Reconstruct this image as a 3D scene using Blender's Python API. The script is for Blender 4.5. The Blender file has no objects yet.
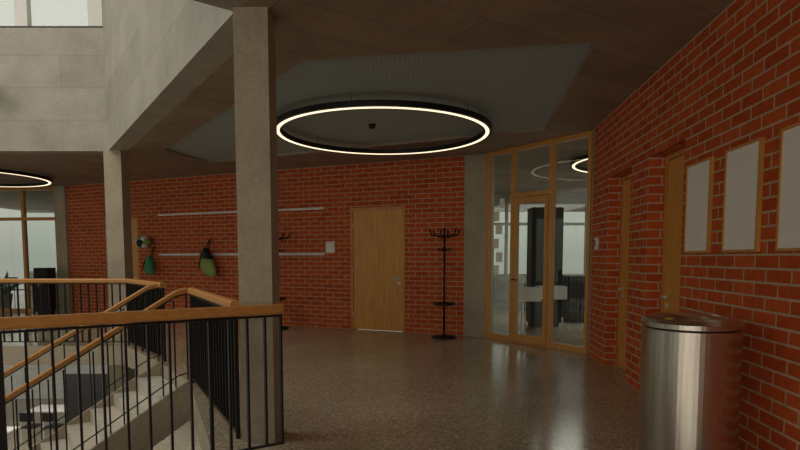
import bpy, bmesh, math, random
from mathutils import Vector, Matrix
from mathutils.geometry import tessellate_polygon
random.seed(4)
sc = bpy.context.scene
sc.view_settings.view_transform = 'Standard'
sc.view_settings.look = 'None'
sc.view_settings.exposure = 0.0
CH = 3.32      # ceiling height
LZ = -3.50     # lower floor

# ------------------------------------------------------------------ materials
def newmat(name):
    m = bpy.data.materials.new(name); m.use_nodes = True
    nt = m.node_tree; b = nt.nodes['Principled BSDF']
    return m, nt, b
def N(nt, t, **kw):
    n = nt.nodes.new(t)
    for k, v in kw.items():
        if k in n.inputs: n.inputs[k].default_value = v
        else: setattr(n, k, v)
    return n
def ramp(nt, fac, stops):
    r = nt.nodes.new('ShaderNodeValToRGB')
    while len(r.color_ramp.elements) < len(stops): r.color_ramp.elements.new(0.5)
    for e, (p, c) in zip(r.color_ramp.elements, stops):
        e.position = p; e.color = (*c, 1)
    nt.links.new(fac, r.inputs['Fac']); return r
def mix(nt, fac, a, b, mode='MIX'):
    m = nt.nodes.new('ShaderNodeMix'); m.data_type = 'RGBA'; m.blend_type = mode
    if isinstance(fac, float): m.inputs[0].default_value = fac
    else: nt.links.new(fac, m.inputs[0])
    for s, v in ((6, a), (7, b)):
        if isinstance(v, tuple): m.inputs[s].default_value = (*v, 1)
        else: nt.links.new(v, m.inputs[s])
    return m.outputs[2]
def simple(name, col, rough=0.5, metal=0.0, var=0.12, scale=6.0):
    m, nt, b = newmat(name)
    tc = N(nt, 'ShaderNodeTexCoord')
    n = N(nt, 'ShaderNodeTexNoise', Scale=scale, Detail=4.0)
    nt.links.new(tc.outputs['Object'], n.inputs['Vector'])
    r = ramp(nt, n.outputs['Fac'], [(0.3, tuple(c*(1-var) for c in col)), (0.7, tuple(min(1, c*(1+var)) for c in col))])
    nt.links.new(r.outputs['Color'], b.inputs['Base Color'])
    b.inputs['Roughness'].default_value = rough; b.inputs['Metallic'].default_value = metal
    return m
def brickmat():
    m, nt, b = newmat('red_brick')
    uv = N(nt, 'ShaderNodeUVMap')
    br = N(nt, 'ShaderNodeTexBrick', Scale=1.0)
    br.inputs['Brick Width'].default_value = 0.28
    br.inputs['Row Height'].default_value = 0.092
    br.inputs['Mortar Size'].default_value = 0.0085
    br.inputs['Mortar Smooth'].default_value = 0.2
    br.inputs['Bias'].default_value = -0.1
    br.inputs['Color1'].default_value = (0.66, 0.118, 0.020, 1)
    br.inputs['Color2'].default_value = (0.50, 0.074, 0.012, 1)
    br.inputs['Mortar'].default_value = (0.60, 0.43, 0.29, 1)
    nt.links.new(uv.outputs[0], br.inputs['Vector'])
    n = N(nt, 'ShaderNodeTexNoise', Scale=14.0, Detail=6.0)
    nt.links.new(uv.outputs[0], n.inputs['Vector'])
    r = ramp(nt, n.outputs['Fac'], [(0.3, (0.76, 0.76, 0.76)), (0.7, (1, 1, 1))])
    c = mix(nt, 1.0, br.outputs['Color'], r.outputs['Color'], 'MULTIPLY')
    nt.links.new(c, b.inputs['Base Color'])
    b.inputs['Roughness'].default_value = 0.8; b.inputs['Specular IOR Level'].default_value = 0.3
    bp = N(nt, 'ShaderNodeBump', Strength=0.5, Distance=0.01); bp.invert = True
    nt.links.new(br.outputs['Fac'], bp.inputs['Height']); nt.links.new(bp.outputs[0], b.inputs['Normal'])
    return m
def concrete(name, col, bw=2.4, rh=0.25, rot=0.0, line=0.72, rough=0.7, lines=True):
    m, nt, b = newmat(name)
    uv = N(nt, 'ShaderNodeUVMap')
    mp = N(nt, 'ShaderNodeMapping'); mp.inputs['Rotation'].default_value = (0, 0, rot)
    nt.links.new(uv.outputs[0], mp.inputs['Vector'])
    br = N(nt, 'ShaderNodeTexBrick', Scale=1.0)
    br.inputs['Brick Width'].default_value = bw; br.inputs['Row Height'].default_value = rh
    br.inputs['Mortar Size'].default_value = 0.006; br.inputs['Mortar Smooth'].default_value = 0.3
    br.inputs['Color1'].default_value = (1, 1, 1, 1); br.inputs['Color2'].default_value = (0.84, 0.84, 0.84, 1)
    br.inputs['Mortar'].default_value = (line, line, line, 1)
    nt.links.new(mp.outputs[0], br.inputs['Vector'])
    tc = N(nt, 'ShaderNodeTexCoord')
    n = N(nt, 'ShaderNodeTexNoise', Scale=1.7, Detail=9.0, Roughness=0.65)
    nt.links.new(tc.outputs['Object'], n.inputs['Vector'])
    r = ramp(nt, n.outputs['Fac'], [(0.3, tuple(c*0.78 for c in col)), (0.55, col), (0.75, tuple(c*1.12 for c in col))])
    n2 = N(nt, 'ShaderNodeTexNoise', Scale=40.0, Detail=4.0)
    nt.links.new(tc.outputs['Object'], n2.inputs['Vector'])
    r2 = ramp(nt, n2.outputs['Fac'], [(0.35, (0.85, 0.85, 0.85)), (0.65, (1, 1, 1))])
    c = mix(nt, 1.0, r.outputs['Color'], r2.outputs['Color'], 'MULTIPLY')
    if lines: c = mix(nt, 1.0, c, br.outputs['Color'], 'MULTIPLY')
    nt.links.new(c, b.inputs['Base Color']); b.inputs['Roughness'].default_value = rough
    bp = N(nt, 'ShaderNodeBump', Strength=0.15, Distance=0.01)
    nt.links.new(n2.outputs['Fac'], bp.inputs['Height']); nt.links.new(bp.outputs[0], b.inputs['Normal'])
    return m
def terrazzo():
    m, nt, b = newmat('terrazzo')
    tc = N(nt, 'ShaderNodeTexCoord')
    v = N(nt, 'ShaderNodeTexVoronoi', Scale=62.0)
    nt.links.new(tc.outputs['Object'], v.inputs['Vector'])
    sep = N(nt, 'ShaderNodeSeparateColor'); nt.links.new(v.outputs['Color'], sep.inputs[0])
    r = ramp(nt, sep.outputs[0], [(0.0, (0.27, 0.225, 0.155)), (0.5, (0.37, 0.315, 0.22)), (0.85, (0.46, 0.40, 0.29)), (1.0, (0.64, 0.57, 0.43))])
    n = N(nt, 'ShaderNodeTexNoise', Scale=0.9, Detail=5.0)
    nt.links.new(tc.outputs['Object'], n.inputs['Vector'])
    r2 = ramp(nt, n.outputs['Fac'], [(0.3, (0.85, 0.85, 0.85)), (0.7, (1.05, 1.05, 1.05))])
    c = mix(nt, 1.0, r.outputs['Color'], r2.outputs['Color'], 'MULTIPLY')
    nt.links.new(c, b.inputs['Base Color'])
    rr = N(nt, 'ShaderNodeMapRange'); rr.inputs[3].default_value = 0.12; rr.inputs[4].default_value = 0.22
    nt.links.new(n.outputs['Fac'], rr.inputs[0]); nt.links.new(rr.outputs[0], b.inputs['Roughness'])
    b.inputs['Specular IOR Level'].default_value = 0.6
    return m
def wood(name, col, axis=2, rough=0.4):
    m, nt, b = newmat(name)
    tc = N(nt, 'ShaderNodeTexCoord'); mp = N(nt, 'ShaderNodeMapping')
    s = [9, 9, 9]; s[axis] = 0.7; mp.inputs['Scale'].default_value = s
    nt.links.new(tc.outputs['Object'], mp.inputs['Vector'])
    n = N(nt, 'ShaderNodeTexNoise', Scale=3.0, Detail=6.0, Distortion=0.6)
    nt.links.new(mp.outputs[0], n.inputs['Vector'])
    r = ramp(nt, n.outputs['Fac'], [(0.3, tuple(c*0.8 for c in col)), (0.6, col), (0.8, tuple(c*1.1 for c in col))])
    nt.links.new(r.outputs['Color'], b.inputs['Base Color']); b.inputs['Roughness'].default_value = rough
    return m
def emis(name, col, st):
    m, nt, b = newmat(name)
    b.inputs['Base Color'].default_value = (*col, 1)
    b.inputs['Emission Color'].default_value = (*col, 1); b.inputs['Emission Strength'].default_value = st
    return m
def glass():
    m = bpy.data.materials.new('window_glass'); m.use_nodes = True; nt = m.node_tree
    nt.nodes.clear()
    o = N(nt, 'ShaderNodeOutputMaterial'); t = N(nt, 'ShaderNodeBsdfTransparent'); g = N(nt, 'ShaderNodeBsdfGlossy', Roughness=0.02)
    t.inputs[0].default_value = (0.95, 0.98, 0.96, 1)
    f = N(nt, 'ShaderNodeLayerWeight', Blend=0.5); mx = N(nt, 'ShaderNodeMixShader')
    p = N(nt, 'ShaderNodeMath', operation='POWER'); p.inputs[1].default_value = 5.0
    q = N(nt, 'ShaderNodeMath', operation='MULTIPLY_ADD'); q.inputs[1].default_value = 0.8; q.inputs[2].default_value = 0.04
    nt.links.new(f.outputs['Facing'], p.inputs[0]); nt.links.new(p.outputs[0], q.inputs[0])
    nt.links.new(q.outputs[0], mx.inputs[0]); nt.links.new(t.outputs[0], mx.inputs[1]); nt.links.new(g.outputs[0], mx.inputs[2])
    nt.links.new(mx.outputs[0], o.inputs[0]); return m
def steel():
    m, nt, b = newmat('brushed_steel')
    tc = N(nt, 'ShaderNodeTexCoord'); mp = N(nt, 'ShaderNodeMapping'); mp.inputs['Scale'].default_value = (60, 60, 1.2)
    nt.links.new(tc.outputs['Object'], mp.inputs['Vector'])
    n = N(nt, 'ShaderNodeTexNoise', Scale=2.0, Detail=3.0); nt.links.new(mp.outputs[0], n.inputs['Vector'])
    r = ramp(nt, n.outputs['Fac'], [(0.3, (0.56, 0.52, 0.45)), (0.7, (0.70, 0.66, 0.58))])
    nt.links.new(r.outputs['Color'], b.inputs['Base Color'])
    b.inputs['Metallic'].default_value = 1; b.inputs['Roughness'].default_value = 0.25
    b.inputs['Anisotropic'].default_value = 0.3
    return m
def panelmat():
    m, nt, b = newmat('acoustic_metal')
    tc = N(nt, 'ShaderNodeTexCoord')
    v = N(nt, 'ShaderNodeTexVoronoi', Scale=22.0, Randomness=0.0)
    nt.links.new(tc.outputs['Object'], v.inputs['Vector'])
    r = ramp(nt, v.outputs['Distance'], [(0.15, (0.29, 0.365, 0.375)), (0.4, (0.41, 0.505, 0.515))])
    nt.links.new(r.outputs['Color'], b.inputs['Base Color']); b.inputs['Roughness'].default_value = 0.6
    return m

BRICK = brickmat()
CEILC = concrete('board_formed_ceiling', (0.40, 0.30, 0.225), 3.0, 0.5, math.radians(-32), 0.5)
CONC = concrete('concrete_wall', (0.46, 0.43, 0.365), 3.6, 0.55, 0, 0.7)
COLC = concrete('column_concrete', (0.47, 0.405, 0.30), lines=False)
FLOOR = terrazzo()
DOORW = wood('oak_door', (0.74, 0.35, 0.07))
RAILW = wood('oak_handrail', (0.62, 0.29, 0.08), 0, 0.35)
FRAMEW = wood('oak_frame', (0.64, 0.30, 0.065))
BLACK = simple('black_steel', (0.013, 0.013, 0.014), 0.45, 0.3)
GLASS = glass(); STEEL = steel(); PANEL = panelmat()
LED = emis('led_strip', (1.0, 0.82, 0.56), 1.5)
WHITE = simple('white_lacquer', (0.72, 0.71, 0.68), 0.45)
PAPER = simple('pinboard_white', (0.90, 0.88, 0.82), 0.6, var=0.03)
ALU = simple('aluminium', (0.78, 0.75, 0.70), 0.4, 0.2)
DARK = simple('dark_void', (0.02, 0.018, 0.016), 0.8)
GREY = simple('grey_plaster', (0.42, 0.40, 0.36), 0.8)
PLAS = simple('white_plaster', (0.75, 0.74, 0.70), 0.8, var=.03)
GREEN = simple('green_fabric', (0.06, 0.30, 0.14), 0.8)
LIME = simple('lime_fabric', (0.28, 0.40, 0.10), 0.8)
LEAF = simple('leaf_green', (0.06, 0.19, 0.05), 0.6, var=0.4)
CERAM = simple('ceramic', (0.8, 0.8, 0.78), 0.15, var=0.02)
POT = simple('clay_pot', (0.35, 0.33, 0.30), 0.7)
YEL = simple('yellow_label', (0.60, 0.40, 0.05), 0.6)

# ------------------------------------------------------------------ mesh builder
class MB:
    def __init__(s): s.v = []; s.f = []; s.uv = []; s.mi = []; s.mats = []; s.sm = []
    def m(s, mat):
        if mat not in s.mats: s.mats.append(mat)
        return s.mats.index(mat)
    def face(s, pts, uvs, mat, smooth=False):
        i = len(s.v); s.v += [tuple(p) for p in pts]; s.f.append(tuple(range(i, i+len(pts))))
        s.uv += [tuple(u) for u in uvs]; s.mi.append(s.m(mat)); s.sm.append(smooth)
    def box(s, F, x0, x1, y0, y1, z0, z1, mat):
        ox, oy, a = F; c, si = math.cos(a), math.sin(a)
        W = lambda x, y, z: (ox+x*c-y*si, oy+x*si+y*c, z)
        x0, x1 = min(x0, x1), max(x0, x1); y0, y1 = min(y0, y1), max(y0, y1)
        for q, u in (
            ([(x0,y0,z0),(x1,y0,z0),(x1,y0,z1),(x0,y0,z1)], 'xz'), ([(x1,y1,z0),(x0,y1,z0),(x0,y1,z1),(x1,y1,z1)], 'xz'),
            ([(x0,y1,z0),(x0,y0,z0),(x0,y0,z1),(x0,y1,z1)], 'yz'), ([(x1,y0,z0),(x1,y1,z0),(x1,y1,z1),(x1,y0,z1)], 'yz'),
            ([(x0,y0,z1),(x1,y0,z1),(x1,y1,z1),(x0,y1,z1)], 'xy'), ([(x0,y1,z0),(x1,y1,z0),(x1,y0,z0),(x0,y0,z0)], 'xy')):
            d = {'x': 0, 'y': 1, 'z': 2}
            s.face([W(*p) for p in q], [(p[d[u[0]]], p[d[u[1]]]) for p in q], mat)
    def ring(s, rings, mat, closed=True, smooth=True, caps=False):
        n = len(rings[0])
        for a in range(len(rings)-1):
            for i in range(n if closed else n-1):
                j = (i+1) % n
                s.face([rings[a][i], rings[a][j], rings[a+1][j], rings[a+1][i]], [(i/n, a), ((i+1)/n, a), ((i+1)/n, a+1), (i/n, a+1)], mat, smooth)
        if caps:
            s.face(rings[0][::-1], [(0, 0)]*n, mat); s.face(rings[-1], [(0, 0)]*n, mat)
    def cyl(s, p0, p1, r0, r1=None, mat=None, n=12, caps=True):
        r1 = r0 if r1 is None else r1
        p0, p1 = Vector(p0), Vector(p1); d = (p1-p0).normalized()
        a = Vector((0, 0, 1)) if abs(d.z) < 0.9 else Vector((1, 0, 0))
        u = d.cross(a).normalized(); w = d.cross(u)
        R = lambda p, r: [p+u*(r*math.cos(t))+w*(-r*math.sin(t)) for t in [2*math.pi*k/n for k in range(n)]]
        s.ring([R(p0, r0)[::-1], R(p1, r1)[::-1]], mat, caps=False)
        if caps:
            s.face(R(p0, r0), [(0, 0)]*n, mat); s.face(R(p1, r1)[::-1], [(0, 0)]*n, mat)
    def lathe(s, c, prof, mat, n=48):
        R = [[(c[0]+r*math.cos(2*math.pi*k/n), c[1]+r*math.sin(2*math.pi*k/n), c[2]+z) for k in range(n)] for r, z in prof]
        s.ring(R, mat)
    def ell(s, c, r, mat, n=16, k=10):
        R = []
        for a in range(k+1):
            t = -math.pi/2+math.pi*a/k; cr = max(math.cos(t), 0.01)
            R.append([(c[0]+r[0]*cr*math.cos(2*math.pi*i/n), c[1]+r[1]*cr*math.sin(2*math.pi*i/n), c[2]+r[2]*math.sin(t)) for i in range(n)])
        s.ring(R, mat)
    def bar(s, pts, w, h, mat):   # sweep rounded-rect profile, width w horizontal, height h vertical
        pts = [Vector(p) for p in pts]; R = []
        for i, p in enumerate(pts):
            d = Vector((0, 0, 0))
            if i > 0: d += (p-pts[i-1]).normalized()
            if i < len(pts)-1: d += (pts[i+1]-p).normalized()
            d.z = 0; d.normalize() if d.length > 0 else None
            sd = Vector((d.y, -d.x, 0)); k = 1.0
            if 0 < i < len(pts)-1:
                e = (pts[i+1]-p); e.z = 0; e.normalize(); k = 1/max(0.4, e.dot(d))
            prof = [(-.5, -.3), (-.35, -.5), (.35, -.5), (.5, -.3), (.5, .3), (.35, .5), (-.35, .5), (-.5, .3)]
            R.append([p+sd*(a*w*k)+Vector((0, 0, b*h)) for a, b in prof])
        s.ring(R, mat, smooth=False, caps=True)
    def build(s, name, merge=True):
        me = bpy.data.meshes.new(name); me.from_pydata(s.v, [], s.f)
        l = me.uv_layers.new(name='UVMap')
        for i, u in enumerate(s.uv): l.data[i].uv = u
        for m in s.mats: me.materials.append(m)
        for p, i, sm in zip(me.polygons, s.mi, s.sm): p.material_index = i; p.use_smooth = sm
        if merge:
            bm = bmesh.new(); bm.from_mesh(me); bmesh.ops.remove_doubles(bm, verts=bm.verts, dist=1e-5)
            bmesh.ops.recalc_face_normals(bm, faces=bm.faces); bm.to_mesh(me); bm.free()
        o = bpy.data.objects.new(name, me); sc.collection.objects.link(o); return o

def slab(name, outer, holes, z0, z1, mb_, mt, ms):
    mb = MB(); loops = [outer]+holes
    flat = [p for l in loops for p in l]
    tris = tessellate_polygon([[Vector((x, y, 0)) for x, y in l] for l in loops])
    for t in tris:
        P = [flat[i] for i in t]
        if (P[1][0]-P[0][0])*(P[2][1]-P[0][1])-(P[1][1]-P[0][1])*(P[2][0]-P[0][0]) < 0: P = P[::-1]
        mb.face([(x, y, z1) for x, y in P], P, mt); mb.face([(x, y, z0) for x, y in P[::-1]], P[::-1], mb_)
    for l in loops:
        for i in range(len(l)):
            a, b = l[i], l[(i+1) % len(l)]; L = math.dist(a, b)
            mb.face([(*a, z0), (*b, z0), (*b, z1), (*a, z1)], [(0, z0), (L, z0), (L, z1), (0, z1)], ms)
    return mb.build(name)
def frame(p0, p1): return (p0[0], p0[1], math.atan2(p1[1]-p0[1], p1[0]-p0[0])), math.dist(p0, p1)
def wall(name, p0, p1, thick, segs, mat):
    F, L = frame(p0, p1); mb = MB()
    for s0, s1, z0, z1 in segs: mb.box(F, s0, s1, 0, thick, z0, z1, mat)
    return mb.build(name, merge=False)

# ------------------------------------------------------------------ key plan points
VK = (-1.26, 4.42); VC = (-5.12, 10.0)             # atrium void at ceiling
void_c = [(VK[0]+.05, VK[1]-.02), (VC[0]+.03, VC[1]+.04), (-14, 10.04), (-14, 1.1), (-5.2, 1.25)]
K = (-1.36, 4.0); A = (-2.47, 6.5); B = (-3.33, 7.7); C = (-4.55, 9.2)
void_f = [K, A, B, C, (-14, 9.2), (-14, 1.2), (-5.2, 1.35)]
panel = [(1.70, 5.02), (-0.93, 5.47), (-4.09, 9.9), (-3.8, 11.26), (2.13, 8.38)]

outer = [(-15, -6), (9, -6), (9, 23), (-15, 23)]
slab('floor', outer, [void_f], -0.32, 0.0, GREY, FLOOR, COLC)
slab('ceiling', outer, [void_c, panel], CH, CH+0.35, CEILC, GREY, CEILC)
pc = [((x+0.56)*0.999-0.56, (y-7.8)*0.999+7.8) for x, y in panel]
slab('ceiling_panel', pc, [], CH+0.04, CH+0.07, PANEL, PANEL, PANEL)
slab('floor_lower', outer, [], LZ-0.2, LZ, GREY, FLOOR, GREY)

# ------------------------------------------------------------------ walls
BW0 = (1.19, 10.43); BW1 = (-8.7, 14.8)
d1, d2 = (1.20, 2.40), (8.30, 9.45); DH = 2.45
F, L = frame(BW0, BW1)
segs = [(0, d1[0], 0, CH), (d1[1], d2[0], 0, CH), (d2[1], L, 0, CH), (d1[0], d1[1], DH, CH), (d2[0], d2[1], DH, CH)]
wall('wall_back', BW0, BW1, -0.3, segs, BRICK)
def wood_door(name, F, s0, s1, n, H, flip=False):
    mb = MB(); sg = 1 if not flip else -1
    j = 0.05
    mb.box(F, s0, s0+j, n-0.12*sg, n+0.012*sg, 0, H, FRAMEW); mb.box(F, s1-j, s1, n-0.12*sg, n+0.012*sg, 0, H, FRAMEW)
    mb.box(F, s0+j, s1-j, n-0.12*sg, n+0.012*sg, H-j, H, FRAMEW)
    mb.box(F, s0+j+.006, s1-j-.006, n-0.05*sg, n-.004*sg, 0.008, H-j-.006, DOORW)
    c, si = math.cos(F[2]), math.sin(F[2]); W = lambda x, y, z: (F[0]+x*c-y*si, F[1]+x*si+y*c, z)
    hx = s0+j+0.08
    mb.cyl(W(hx, n, 1.05), W(hx, n+.06*sg, 1.05), 0.012, None, ALU)
    mb.cyl(W(hx, n+.055*sg, 1.05), W(hx+0.13, n+.055*sg, 1.05), 0.011, None, ALU)
    mb.cyl(W(hx, n-.004*sg, 1.05), W(hx, n+.006*sg, 1.05), 0.028, None, ALU)
    mb.cyl(W(hx, n-.004*sg, 0.96), W(hx, n+.006*sg, 0.96), 0.028, None, ALU)
    for hz in (0.3, 1.2, 2.1): mb.cyl(W(s1-j, n+.012*sg, hz-.05), W(s1-j, n+.012*sg, hz+.05), 0.01, None, ALU)
    return mb.build(name)
wood_door('door_1', F, d1[0], d1[1], -0.02, DH)
wood_door('door_2', F, d2[0], d2[1], -0.02, DH)

c_, s_ = math.cos(F[2]), math.sin(F[2]); FB = F
WB = lambda x, y, z: (FB[0]+x*c_-y*s_, FB[1]+x*s_+y*c_, z)
ny = WB(0, 1, 0); RS = 1 if (ny[1]-BW0[1]) < 0 else -1
for z in (2.47, 1.53):
    mb = MB(); mb.box(F, 3.0, 7.6, 0, 0.03*RS, z-0.022, z+0.022, ALU)
    for k in range(24): 
        x = 3.1+k*0.19
        mb.cyl(WB(x, 0.03*RS, z), WB(x, 0.07*RS, z-0.012), 0.006, None, ALU, n=6)
    mb.build('coat_hook_rail')
mb = MB(); mb.box(F, 2.76, 2.97, 0, 0.012*RS, 1.55, 1.79, WHITE); mb.box(F, 2.78, 2.95, 0.012*RS, 0.014*RS, 1.58, 1.76, PAPER)
mb.build('notice_board')

mb = MB(); F1, L1 = frame((1.19, 10.43), (1.56, 10.2)); mb.box(F1, 0, L1, 0, 0.35, 0, CH, COLC); mb.build('wall_pier', False)
def RX(d): return 2.04+0.093*d
R0 = (RX(8.25), 8.25); R1 = (RX(-6), -6.0)
FR, LR = frame(R0, R1); k = math.sqrt(1+.093**2)
S = lambda d: (8.25-d)*k
n1 = (S(7.44), S(6.51)); n2 = (S(5.94), S(5.02)); NH = 2.50
segs = [(0, n1[0], 0, CH), (n1[1], n2[0], 0, CH), (n2[1], LR, 0, CH), (n1[0], n1[1], NH, CH), (n2[0], n2[1], NH, CH)]
wy = Vector((-math.sin(FR[2]), math.cos(FR[2]))); TS = 1 if wy.x > 0 else -1
wall('wall_right', R0, R1, 0.32*TS, segs, BRICK)
wood_door('door_3', FR, n1[0], n1[1], 0.18*TS, NH, flip=TS > 0)
wood_door('door_4', FR, n2[0], n2[1], 0.18*TS, NH, flip=TS > 0)
mb = MB(); mb.box(frame((2.84, 8.42), R0)[0], 0, 0.175, 0, 0.3, 0, CH, COLC); mb.build('wall_corner_post', False)

for da, db in ((4.89, 4.45), (4.20, 3.74), (3.50, 3.04), (2.8, 2.34)):
    mb = MB(); a, b = S(da), S(db); z0, z1 = 1.50, 2.23; o = -TS
    mb.box(FR, a, b, 0.002*o, 0.022*o, z0, z1, PAPER)
    for q in ((a-.009, a+.009, z0-.009, z1+.009), (b-.009, b+.009, z0-.009, z1+.009)): mb.box(FR, q[0], q[1], 0.002*o, 0.030*o, q[2], q[3], FRAMEW)
    for zz in (z0, z1): mb.box(FR, a+.009, b-.009, 0.002*o, 0.030*o, zz-.009, zz+.009, FRAMEW)
    mb.build('framed_pinboard')
mb = MB(); o = -TS; mb.box(FR, S(7.95), S(7.87), 0, 0.04*o, 1.57, 1.73, ALU); mb.box(FR, S(7.93), S(7.89), .04*o, 0.045*o, 1.62, 1.70, BLACK); mb.build('wall_thermostat')

# glass partition right
G0 = (1.56, 10.2); G1 = (2.84, 8.42); FG, LG = frame(G0, G1)
mb = MB()
fw = 0.06
posts = [0, 0.60, 1.42, LG-fw]
for p in posts: mb.box(FG, p, p+fw, -0.02, 0.08, 0, CH, FRAMEW)
for a, b in zip(posts[:-1], posts[1:]):
    mb.box(FG, a+fw, b, -0.02, 0.08, CH-0.07, CH, FRAMEW)
    mb.box(FG, a+fw, b, -0.02, 0.08, 0, 0.09 if a != posts[1] else 0.02, FRAMEW)
mb.box(FG, posts[1]+fw, posts[2], -0.02, 0.08, 2.47, 2.54, FRAMEW)
for a, b, z0, z1 in ((posts[0]+fw, posts[1], .09, CH-.07), (posts[1]+fw, posts[2], 2.54, CH-.07), (posts[2]+fw, posts[3], .09, CH-.07)):
    mb.box(FG, a, b, 0.035, 0.045, z0, z1, GLASS)
mb.build('window_1', False)
mb = MB(); a, b = posts[1]+fw+.005, posts[2]-.005
mb.box(FG, a, a+.075, -0.03, .05, .03, 2.46, FRAMEW); mb.box(FG, b-.075, b, -0.03, .05, .03, 2.46, FRAMEW)
mb.box(FG, a+.075, b-.075, -0.03, .05, 2.36, 2.46, FRAMEW); mb.box(FG, a+.075, b-.075, -0.03, .05, .03, .15, FRAMEW)
mb.box(FG, a+.075, b-.075, 0.005, .015, .15, 2.36, GLASS)
WG = lambda x, y, z: (FG[0]+x*math.cos(FG[2])-y*math.sin(FG[2]), FG[1]+x*math.sin(FG[2])+y*math.cos(FG[2]), z)
mb.cyl(WG(a+.04, -.03, 1.08), WG(a+.04, -.09, 1.08), .011, None, BLACK); mb.cyl(WG(a+.04, -.085, 1.08), WG(a+.16, -.085, 1.08), .01, None, BLACK)
mb.build('door_5', False)
mb = MB()
for z, w, x in ((2.1, .13, .16), (1.87, .16, .2), (1.62, .13, .15), (1.38, .15, .22), (2.32, .1, .3), (1.15, .12, .17)):
    mb.box(FG, x, x+w, 0.028, 0.034, z, z+.17, PAPER)
mb.build('taped_paper_notices')

# room behind glass
wall('wall_classroom_left', (1.50, 10.75), (1.9, 16.5), 0.12, [(0, 5.8, 0, CH)], GREY)
def window_wall(name, p0, p1, z0, z1, nx, mat, sill=0.0, trans=None, fw=0.08):
    F, L = frame(p0, p1); mb = MB()
    if sill > z0: mb.box(F, 0, L, -0.1, 0.1, z0, sill, GREY)
    for i in range(nx+1):
        x = i*(L-fw)/nx; mb.box(F, x, x+fw, -0.05, 0.05, sill, z1, mat)
    mb.box(F, 0, L, -0.049, 0.049, z1-fw, z1, mat); mb.box(F, 0, L, -0.049, 0.049, sill, sill+fw, mat)
    if trans: mb.box(F, 0, L, -0.048, 0.048, trans, trans+fw, mat)
    mb.box(F, 0, L, -0.006, 0.006, sill, z1, GLASS)
    return mb.build(name, False)
window_wall('window_2', (1.9, 16.5), (9, 16.5), 0, CH, 6, GREY, sill=0.9, trans=2.4)
mb = MB(); mb.box(frame(BW1, (-9.1, 14.95))[0], 0, .36, -0.32, .06, 0, CH, COLC); mb.build('wall_left_pier', False)
window_wall('window_3', (-9.05, 15.0), (-14.9, 15.7), 0, CH, 6, FRAMEW, trans=2.45)
window_wall('window_4', (-15, 22.5), (-2, 22.5), 0, CH, 10, WHITE, sill=0.85)
wall('wall_classroom_divide', (-4, 13.1), (-4, 22.5), 0.15, [(0, 9.4, 0, CH)], GREY)
window_wall('window_5', (-14.9, -6), (-14.9, 15.5), 0, CH, 10, WHITE, sill=0.3)
window_wall('window_7', (-15, -6), (9, -6), 0, CH, 14, FRAMEW, sill=0.5)
wall('wall_front', (-15, -6), (9, -6), -0.2, [(0, 24, CH+.36, 8)], GREY)
wall('wall_lower_back', (-15, 19.5), (9, 19.5), 0.2, [(0, 24, LZ, -0.32)], WHITE)
wall('wall_lower_right', (1.5, -6), (1.5, 19.5), 0.2, [(0, 25.5, LZ, -0.32)], GREY)

# atrium upper walls
FA, LA = frame(VK, VC)
wall('wall_atrium_right', VK, VC, -0.28, [(0, LA, CH-.002, 7.9)], CONC)
wall('wall_atrium_back', (-14.9, 10.0), (-5.12, 10.0), 0.28, [(0, 9.78, CH-.001, 5.41)], CONC)
wall('wall_atrium_near', (-5.2, 1.35), VK, -0.28, [(0, math.dist((-5.2, 1.35), VK), CH-.002, 7.9)], CONC)
FW_, LW_ = frame((-14.9, 10.1), (-5.12, 10.1)); mb = MB()
for x in (0, 1.9, 3.8, 5.7, 8.23): mb.box(FW_, x, x+.22, -.06, .06, 5.41, 7.9, PLAS)
mb.box(FW_, 9.5, 9.75, -.06, .06, 5.41, 7.9, PLAS)
mb.box(FW_, 0, LW_, -.075, .055, 5.41, 5.45, BLACK)
mb.box(FW_, 0, LW_, -.006, .006, 5.41, 7.9, GLASS)
mb.build('window_6', False)
slab('ceiling_atrium', [(-15, -6), (9, -6), (9, 11.5), (-15, 11.5)], [], 7.9, 8.1, GREY, GREY, GREY)

# columns
mb = MB(); mb.box((-1.12, 4.47, 0), -.13, .13, -.13, .13, 0.0, CH, COLC); mb.build('concrete_column', False)
mb = MB(); mb.box((-5.0, 10.05, 0), -.15, .15, -.15, .15, 0.0, CH, COLC); mb.build('concrete_column', False)
for x, y in ((-1.7, 5.4), (-5.04, 10.05), (-10, 12)):
    mb = MB(); mb.box((x, y, 0), -.16, .16, -.16, .16, LZ, -.32, COLC); mb.build('concrete_column', False)

# ------------------------------------------------------------------ railings
RH = 1.11
def railing(name, pts, z=0.0, step=0.13):
    mb = MB()
    mb.bar([(x, y, z+RH-.035) for x, y in pts], 0.075, 0.07, RAILW)
    mb.bar([(x, y, z+RH-.085) for x, y in pts], 0.045, 0.014, BLACK)
    mb.bar([(x, y, z+0.06) for x, y in pts], 0.04, 0.014, BLACK)
    for a, b in zip(pts[:-1], pts[1:]):
        F, L = frame(a, b); n = max(1, round(L/step))
        for i in range(n+1):
            x = min(L-.01, max(.01, i*L/n)); big = i % 9 == 0
            w = .014 if not big else .022
            mb.box(F, x-w/2, x+w/2, -.016, .016, z+(0.0 if big else .055), z+RH-.08, BLACK)
    return mb.build(name, False)
railing('balcony_railing', [(-5.2, 1.28), (-2.3, 3.18), (-0.88, 4.15)])
def off(p, d): return (p[0]+d[0], p[1]+d[1])
railing('balcony_railing', [off(K, (.06, .42)), off(A, (.06, -.04))])
railing('balcony_railing', [off(B, (.04, .08)), off(C, (.05, .06)), (-14, 9.26)])

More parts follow.
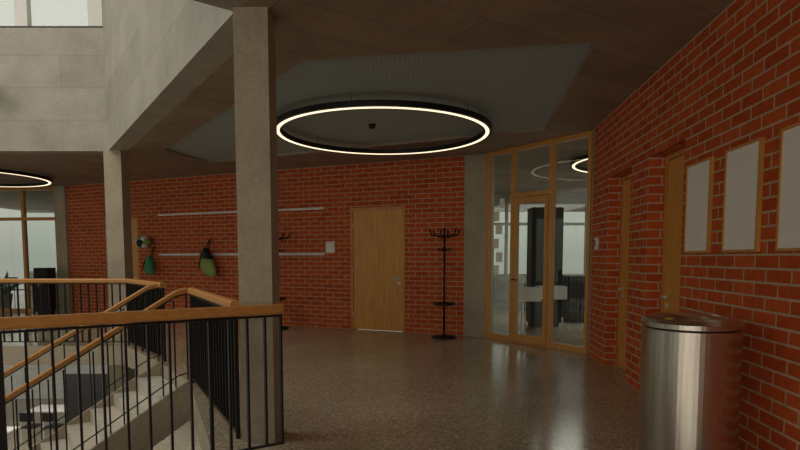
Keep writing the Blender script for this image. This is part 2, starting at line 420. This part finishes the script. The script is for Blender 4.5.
# staircase
ux, uy = -0.807, -0.59; wx, wy_ = (B[0]-A[0]), (B[1]-A[1]); SW = math.hypot(wx, wy_)
FS = (A[0], A[1], math.atan2(uy, ux))
ly = (-math.sin(FS[2]), math.cos(FS[2])); SG = 1 if ly[0]*wx+ly[1]*wy_ > 0 else -1
STEP = simple('stair_stone', (0.60, 0.56, 0.47), 0.5)
mb = MB(); run, n = 0.28, 20; rise = -LZ/(n+1)
for i in range(n):
    zt = -rise*(i+1)
    mb.box(FS, i*run+0.002, (i+1)*run+0.03, 0.05*SG, (SW-.05)*SG, zt-.32, zt, STEP)
c, si = math.cos(FS[2]), math.sin(FS[2]); W = lambda x, y, z: (FS[0]+x*c-y*si, FS[1]+x*si+y*c, z)
for y0, y1 in ((0, 0.05), (SW-.05, SW)):
    q = [(0.0, 0.02), (n*run, -rise*n+.02), (n*run+.3, LZ), (n*run-.4, LZ), (0, -.45)]
    P = [W(x, y0*SG, z) for x, z in q]; Q = [W(x, y1*SG, z) for x, z in q]
    mb.face(P, q, COLC); mb.face(Q[::-1], q[::-1], COLC)
    for i in range(5):
        j = (i+1) % 5; mb.face([P[i], Q[i], Q[j], P[j]], [(0, 0), (.1, 0), (.1, 1), (0, 1)], COLC)
mb.build('staircase', False)
for yy in (0.03, SW-.03):
    mb = MB(); T = n*run; sl = rise/run
    pts = [W(0, yy*SG, RH-.035), W(.12, yy*SG, RH-.06), W(T, yy*SG, RH-.035-sl*T)]
    mb.bar(pts, .06, .06, RAILW)
    mb.bar([(p[0], p[1], p[2]-.045) for p in pts], .04, .012, BLACK)
    mb.bar([(p[0], p[1], p[2]-.97) for p in pts], .03, .012, BLACK)
    nn = int(T/.14)
    for i in range(nn+1):
        x = .01+i*(T-.02)/nn; z = -sl*x
        mb.box(FS, x-.007, x+.007, yy*SG-.012, yy*SG+.012, z+.03, z+RH-.07, BLACK)
    mb.build('stair_railing', False)

# ------------------------------------------------------------------ ring lamps
def ring_lamp(x, y, R, zb=3.20):
    mb = MB(); n = 96
    prof = [(R-.055, 0), (R+.055, 0), (R+.055, .07), (R-.055, .07), (R-.055, 0)]
    mb.lathe((x, y, zb), prof, BLACK, n)
    mb.lathe((x, y, zb-.004), [(R-.035, .004), (R-.032, -.003), (R+.012, -.003), (R+.015, .004)], LED, n)
    for k in range(6):
        a = k*math.pi/3+.3; mb.cyl((x+R*math.cos(a), y+R*math.sin(a), zb+.06), (x+R*math.cos(a), y+R*math.sin(a), CH+.04), .004, None, BLACK, n=8)
    o = mb.build('ring_ceiling_lamp', False); return o
ring_lamp(-.24, 8.15, 1.48); ring_lamp(-9.45, 12.5, 1.5, 3.2); ring_lamp(4.65, 10.5, 1.4)
mb = MB(); mb.lathe((-.4, 8.2, CH-.02), [(0.001, 0), (.035, 0), (.05, .03), (.05, .062), (0.001, .062)], BLACK, 20); mb.build('smoke_detector')

# ------------------------------------------------------------------ litter bin
bx, by = 1.94, 3.72; mb = MB(); R = .30
mb.lathe((bx, by, 0), [(.001, 0), (R-.02, 0), (R-.02, .05)], BLACK, 64)
mb.lathe((bx, by, 0), [(R-.02, .05), (R, .05), (R, .985), (R-.004, .99)], STEEL, 64)
mb.lathe((bx, by, 0), [(R-.004, .99), (R-.012, .993), (R-.012, 1.0)], BLACK, 64)
mb.lathe((bx, by, 0), [(R-.012, 1.0), (R+.006, 1.0), (R+.006, 1.03), (R-.012, 1.055), (R-.05, 1.068), (R-.085, 1.066), (R-.09, 1.04)], STEEL, 64)
mb.lathe((bx, by, 0), [(R-.09, 1.04), (R-.10, 0.98), (.001, .96)], DARK, 64)
mb.lathe((bx, by, 0), [(R-.13, 1.035), (R-.13, 1.06), (R-.17, 1.075), (.001, 1.085)], STEEL, 64)
for k in range(3):
    a = k*2.094; mb.cyl((bx+(R-.08)*math.cos(a), by+(R-.08)*math.sin(a), 1.045), (bx+(R-.14)*math.cos(a), by+(R-.14)*math.sin(a), 1.045), .01, None, STEEL)
mb.cyl((bx+(R-.14), by, .97), (bx+(R-.14), by, 1.05), .01, None, STEEL)
a0 = math.radians(215); LAB = []
for z, rr in ((1.0565, R-.0105), (1.0685, R-.045)):
    LAB.append([(bx+rr*math.cos(a0+t), by+rr*math.sin(a0+t), z+.002) for t in (-.10, -.03, .03, .10)])
mb.ring(LAB, YEL, closed=False)
mb.build('litter_bin', False)

# ------------------------------------------------------------------ coat stands
def coat_stand(x, y):
    mb = MB()
    mb.lathe((x, y, 0), [(.001, 0), (.22, 0), (.225, .02), (.2, .035), (.03, .05), (.022, .08)], BLACK, 32)
    mb.cyl((x, y, .04), (x, y, 1.95), .02, None, BLACK)
    mb.lathe((x, y, .60), [(.02, 0), (.19, 0), (.2, .03), (.19, .035), (.185, .012), (.02, .012)], BLACK, 32)
    mb.lathe((x, y, 1.82), [(.02, 0), (.12, 0), (.12, .03), (.02, .03)], BLACK, 24)
    for k in range(6):
        a = k*math.pi/3+.2; c, s = math.cos(a), math.sin(a)
        mb.cyl((x, y, 1.83), (x+.24*c, y+.24*s, 1.86), .013, None, BLACK, n=8)
        mb.cyl((x+.24*c, y+.24*s, 1.86), (x+.27*c, y+.27*s, 1.93), .013, None, BLACK, n=8)
        mb.ell((x+.27*c, y+.27*s, 1.93), (.022, .022, .022), BLACK, 8, 6)
        mb.cyl((x, y, 1.62), (x+.10*c, y+.10*s, 1.58), .009, None, BLACK, n=8)
        mb.cyl((x+.10*c, y+.10*s, 1.58), (x+.13*c, y+.13*s, 1.63), .009, None, BLACK, n=8)
    mb.ell((x, y, 1.96), (.025, .025, .03), BLACK, 10, 8)
    return mb.build('coat_stand')
coat_stand(.80, 10.15); coat_stand(-2.52, 11.5)

def bag(name, s, z, w, h, m1, m2, skew=0.0):
    mb = MB(); n = RS
    def P(a, b, zz): return WB(s+a, b*n, zz)
    R = []
    for k in range(11):
        t = k/10; zz = z-h*t
        ww = w*(.16+.42*min(1, t*1.5))*(1 if t < .85 else 1-(t-.85)*2.2); dd = .10*(.35+.8*math.sin(math.pi*(t*.8+.12)))
        R.append([P(skew*(t-.2)+ww*math.cos(q)*(1+.06*math.sin(5*q)), .19+dd*math.sin(q), zz+.03*math.cos(q)*t) for q in [2*math.pi*i/20 for i in range(20)]])
    mb.ring(R[:5], m2); mb.ring(R[4:], m1); mb.face(R[0], [(0, 0)]*20, m2); mb.face(R[-1][::-1], [(0, 0)]*20, m1)
    mb.cyl(P(-.05, .17, z-.02), P(0, .075, z+.2), .012, None, BLACK, n=8); mb.cyl(P(.05, .17, z-.02), P(0, .075, z+.2), .012, None, BLACK, n=8)
    mb.cyl(P(0, 0, z+.2), P(0, .09, z+.2), .012, None, BLACK, n=8)
    mb.cyl(P(.10, .24, z-.1), P(.16, .29, z-h*.8), .014, None, BLACK, n=8)
    return mb.build(name)
bag('hanging_backpack', 5.98, 1.68, .36, .62, LIME, BLACK, -.10)
bag('hanging_gym_bag', 7.72, 1.50, .24, .42, GREEN, GREEN, .04)
mb = MB()
for k in range(6):
    a = k*1.047
    mb.ell(WB(7.95+.13*math.cos(a), .17*RS, 1.83+.07*math.sin(a)), (.10, .10, .09), LIME if k % 2 else WHITE, 10, 8)
mb.cyl(WB(7.95, 0, 1.86), WB(7.95, .17*RS, 1.86), .015, None, BLACK); mb.ell(WB(7.95, .19*RS, 1.81), (.14, .12, .1), BLACK, 12, 8)
mb.build('hanging_hat')

mb = MB(); x, z = -6.92, 4.32
mb.cyl((x-.2, 10, z+.22), (x-.2, 9.75, z+.22), .02, None, BLACK); mb.cyl((x-.25, 9.72, z+.25), (x+.08, 9.68, z-.02), .09, .11, BLACK, n=20)
mb.build('wall_spotlight')

# ------------------------------------------------------------------ classroom behind the glass
def basin(x, y, ang=0):
    mb = MB(); F = (x, y, ang); 
    mb.box(F, -.28, .28, -.2, -.17, .66, .88, CERAM); mb.box(F, -.28, .28, .17, .2, .66, .88, CERAM)
    mb.box(F, -.28, -.25, -.17, .17, .66, .88, CERAM); mb.box(F, .25, .28, -.17, .17, .66, .88, CERAM); mb.box(F, -.28, .28, -.2, .2, .62, .66, CERAM)
    W = lambda a, b, z: (x+a*math.cos(ang)-b*math.sin(ang), y+a*math.sin(ang)+b*math.cos(ang), z)
    mb.cyl(W(0, .14, .0), W(0, .14, .64), .03, None, ALU)
    mb.cyl(W(0, .18, .86), W(0, .18, 1.12), .014, None, ALU); mb.cyl(W(0, .18, 1.12), W(0, .02, 1.08), .012, None, ALU)
    return mb.build('washbasin', False)
basin(2.42, 10.9); basin(3.08, 11.45)
def cupboard(name, x0, x1, y0, y1, H):
    mb = MB(); O = (0, 0, 0); mb.box(O, x0, x1, y0, y1, .08, H, BLACK); mb.box(O, x0+.04, x1-.04, y0+.04, y1-.04, 0, .08, DARK)
    xm = (x0+x1)/2
    mb.box(O, x0+.01, xm-.005, y0-.018, y0, .1, H-.02, DARK); mb.box(O, xm+.005, x1-.01, y0-.018, y0, .1, H-.02, DARK)
    for s in (-.04, .04): mb.cyl((xm+s, y0-.04, min(1.0, H*.6)), (xm+s, y0-.04, min(1.15, H*.6+.15)), .008, None, ALU, n=8)
    return mb.build(name, False)
cupboard('tall_cupboard', 2.75, 3.4, 11.75, 12.2, 2.5)
cupboard('low_cupboard', 3.75, 4.6, 12.5, 13.0, 1.05)
cupboard('tall_cupboard', 2.0, 2.6, 15.6, 16.1, 1.9)
def table(x, y, z=0.0, w=1.4, d=.7, top=None):
    mb = MB(); F = (x, y, 0); mb.box(F, -w/2, w/2, -d/2, d/2, z+.72, z+.75, top or WHITE)
    for a in (-w/2+.05, w/2-.05):
        for b in (-d/2+.05, d/2-.05): mb.cyl((x+a, y+b, z), (x+a, y+b, z+.72), .018, None, BLACK, n=8)
    return mb.build('table', False)
def chair(x, y, z=0.0, r=0.0):
    mb = MB(); F = (x, y, r); c, s = math.cos(r), math.sin(r)
    mb.box(F, -.2, .2, -.2, .2, z+.43, z+.455, BLACK); mb.box(F, -.19, .19, .18, .205, z+.62, z+.85, BLACK)
    for a in (-.18, .18):
        for b in (-.18, .18):
            h = .43 if b < 0 else .84
            mb.cyl((x+a*c-b*s, y+a*s+b*c, z), (x+a*c-b*s, y+a*s+b*c, z+h), .012, None, ALU, n=8)
    return mb.build('chair', False)
for x, y in ((6.2, 14.4), (4.1, 15.2), (-10.5, 17.5), (-12.5, 18.5), (-8.5, 19)): table(x, y, top=(POT if x > 0 else None)); chair(x-.3, y-.7, 0, math.pi); chair(x+.3, y-.7, 0, math.pi)
for x, y in ((-9.6, 15.5), (-10.2, 13.4), (-12.5, 14)): table(x, y, LZ); chair(x-.3, y-.7, LZ, math.pi); chair(x+.3, y-.7, LZ, math.pi)
cupboard('low_cupboard', -9.3, -8.95, 14.25, 14.6, 1.2)
mb = MB(); Fd = (-7.4, 13.2, 0)     # display board on legs, lower hall
mb.box(Fd, -.55, .55, -.02, .02, LZ+.9, LZ+2.2, DARK)
for s in (-.5, .5): mb.box(Fd, s-.02, s+.02, -.02, .02, LZ+.04, LZ+.9, ALU); mb.box(Fd, s-.03, s+.03, -.3, .3, LZ, LZ+.04, ALU)
mb.build('display_board', False)
def plant(x, y, z, s=1.0):
    mb = MB(); mb.lathe((x, y, z), [(.001, 0), (.16*s, 0), (.22*s, .4*s), (.2*s, .4*s), (.001, .36*s)], POT, 20)
    for k in range(40):
        a = random.uniform(0, 6.28); l = random.uniform(.4, .9)*s; e = random.uniform(.5, 1.4)
        p = Vector((x, y, z+.36*s)); d = Vector((math.cos(a)*math.cos(e), math.sin(a)*math.cos(e), math.sin(e)))
        sd = Vector((-math.sin(a), math.cos(a), 0))*.05*s
        q = p+d*l*.6; t = p+d*l+Vector((0, 0, -.1*s))
        mb.face([p, q-sd, t, q+sd], [(0, 0)]*4, LEAF)
    return mb.build('potted_plant', False)
plant(-11.6, 16.4, 0, 1.0)

# ------------------------------------------------------------------ lights
def area(name, loc, rot, sx, sy, e, col):
    l = bpy.data.lights.new(name, 'AREA'); l.shape = 'RECTANGLE'; l.size = sx; l.size_y = sy; l.energy = e; l.color = col
    o = bpy.data.objects.new(name, l); o.location = loc; o.rotation_euler = rot; sc.collection.objects.link(o); return o
area('skylight', (-8, 5.6, 7.8), (0, 0, 0), 8, 6, 400, (1, .95, .85))
area('lower_hall_light', (-8, 13, -.6), (0, 0, 0), 6, 5, 150, (1, .96, .88))
area('added_fill_classroom', (4.8, 13.0, 3.2), (0, 0, 0), 3, 3, 70, (1, .97, .9))  # added fill without a fitting, brightens the room behind the glass
area('added_fill_front', (-4.0, -5.7, 1.8), (math.radians(90), 0, 0), 9, 2.4, 160, (1, .90, .77))  # added fill behind the camera, lifts the hall and its ceiling
w = bpy.data.worlds.new('overcast_sky'); sc.world = w; w.use_nodes = True
nt = w.node_tree; bg = nt.nodes['Background']; bg.inputs[1].default_value = 0.6
g = N(nt, 'ShaderNodeTexCoord'); sp = N(nt, 'ShaderNodeSeparateXYZ'); nt.links.new(g.outputs['Generated'], sp.inputs[0])
r = ramp(nt, sp.outputs[2], [(0.0, (0.60, 0.60, 0.52)), (0.12, (0.98, 0.95, 0.84)), (1.0, (0.82, 0.83, 0.78))]); nt.links.new(r.outputs[0], bg.inputs[0])

# ------------------------------------------------------------------ camera
cd = bpy.data.cameras.new('camera'); cam = bpy.data.objects.new('camera', cd); sc.collection.objects.link(cam)
cd.sensor_width = 36; cd.lens = 561/800*36; cd.shift_y = 75/800
cam.location = (0, 0, 1.45); cam.rotation_euler = (math.radians(90-4.28), 0, 0)
cd.clip_end = 200; sc.camera = cam
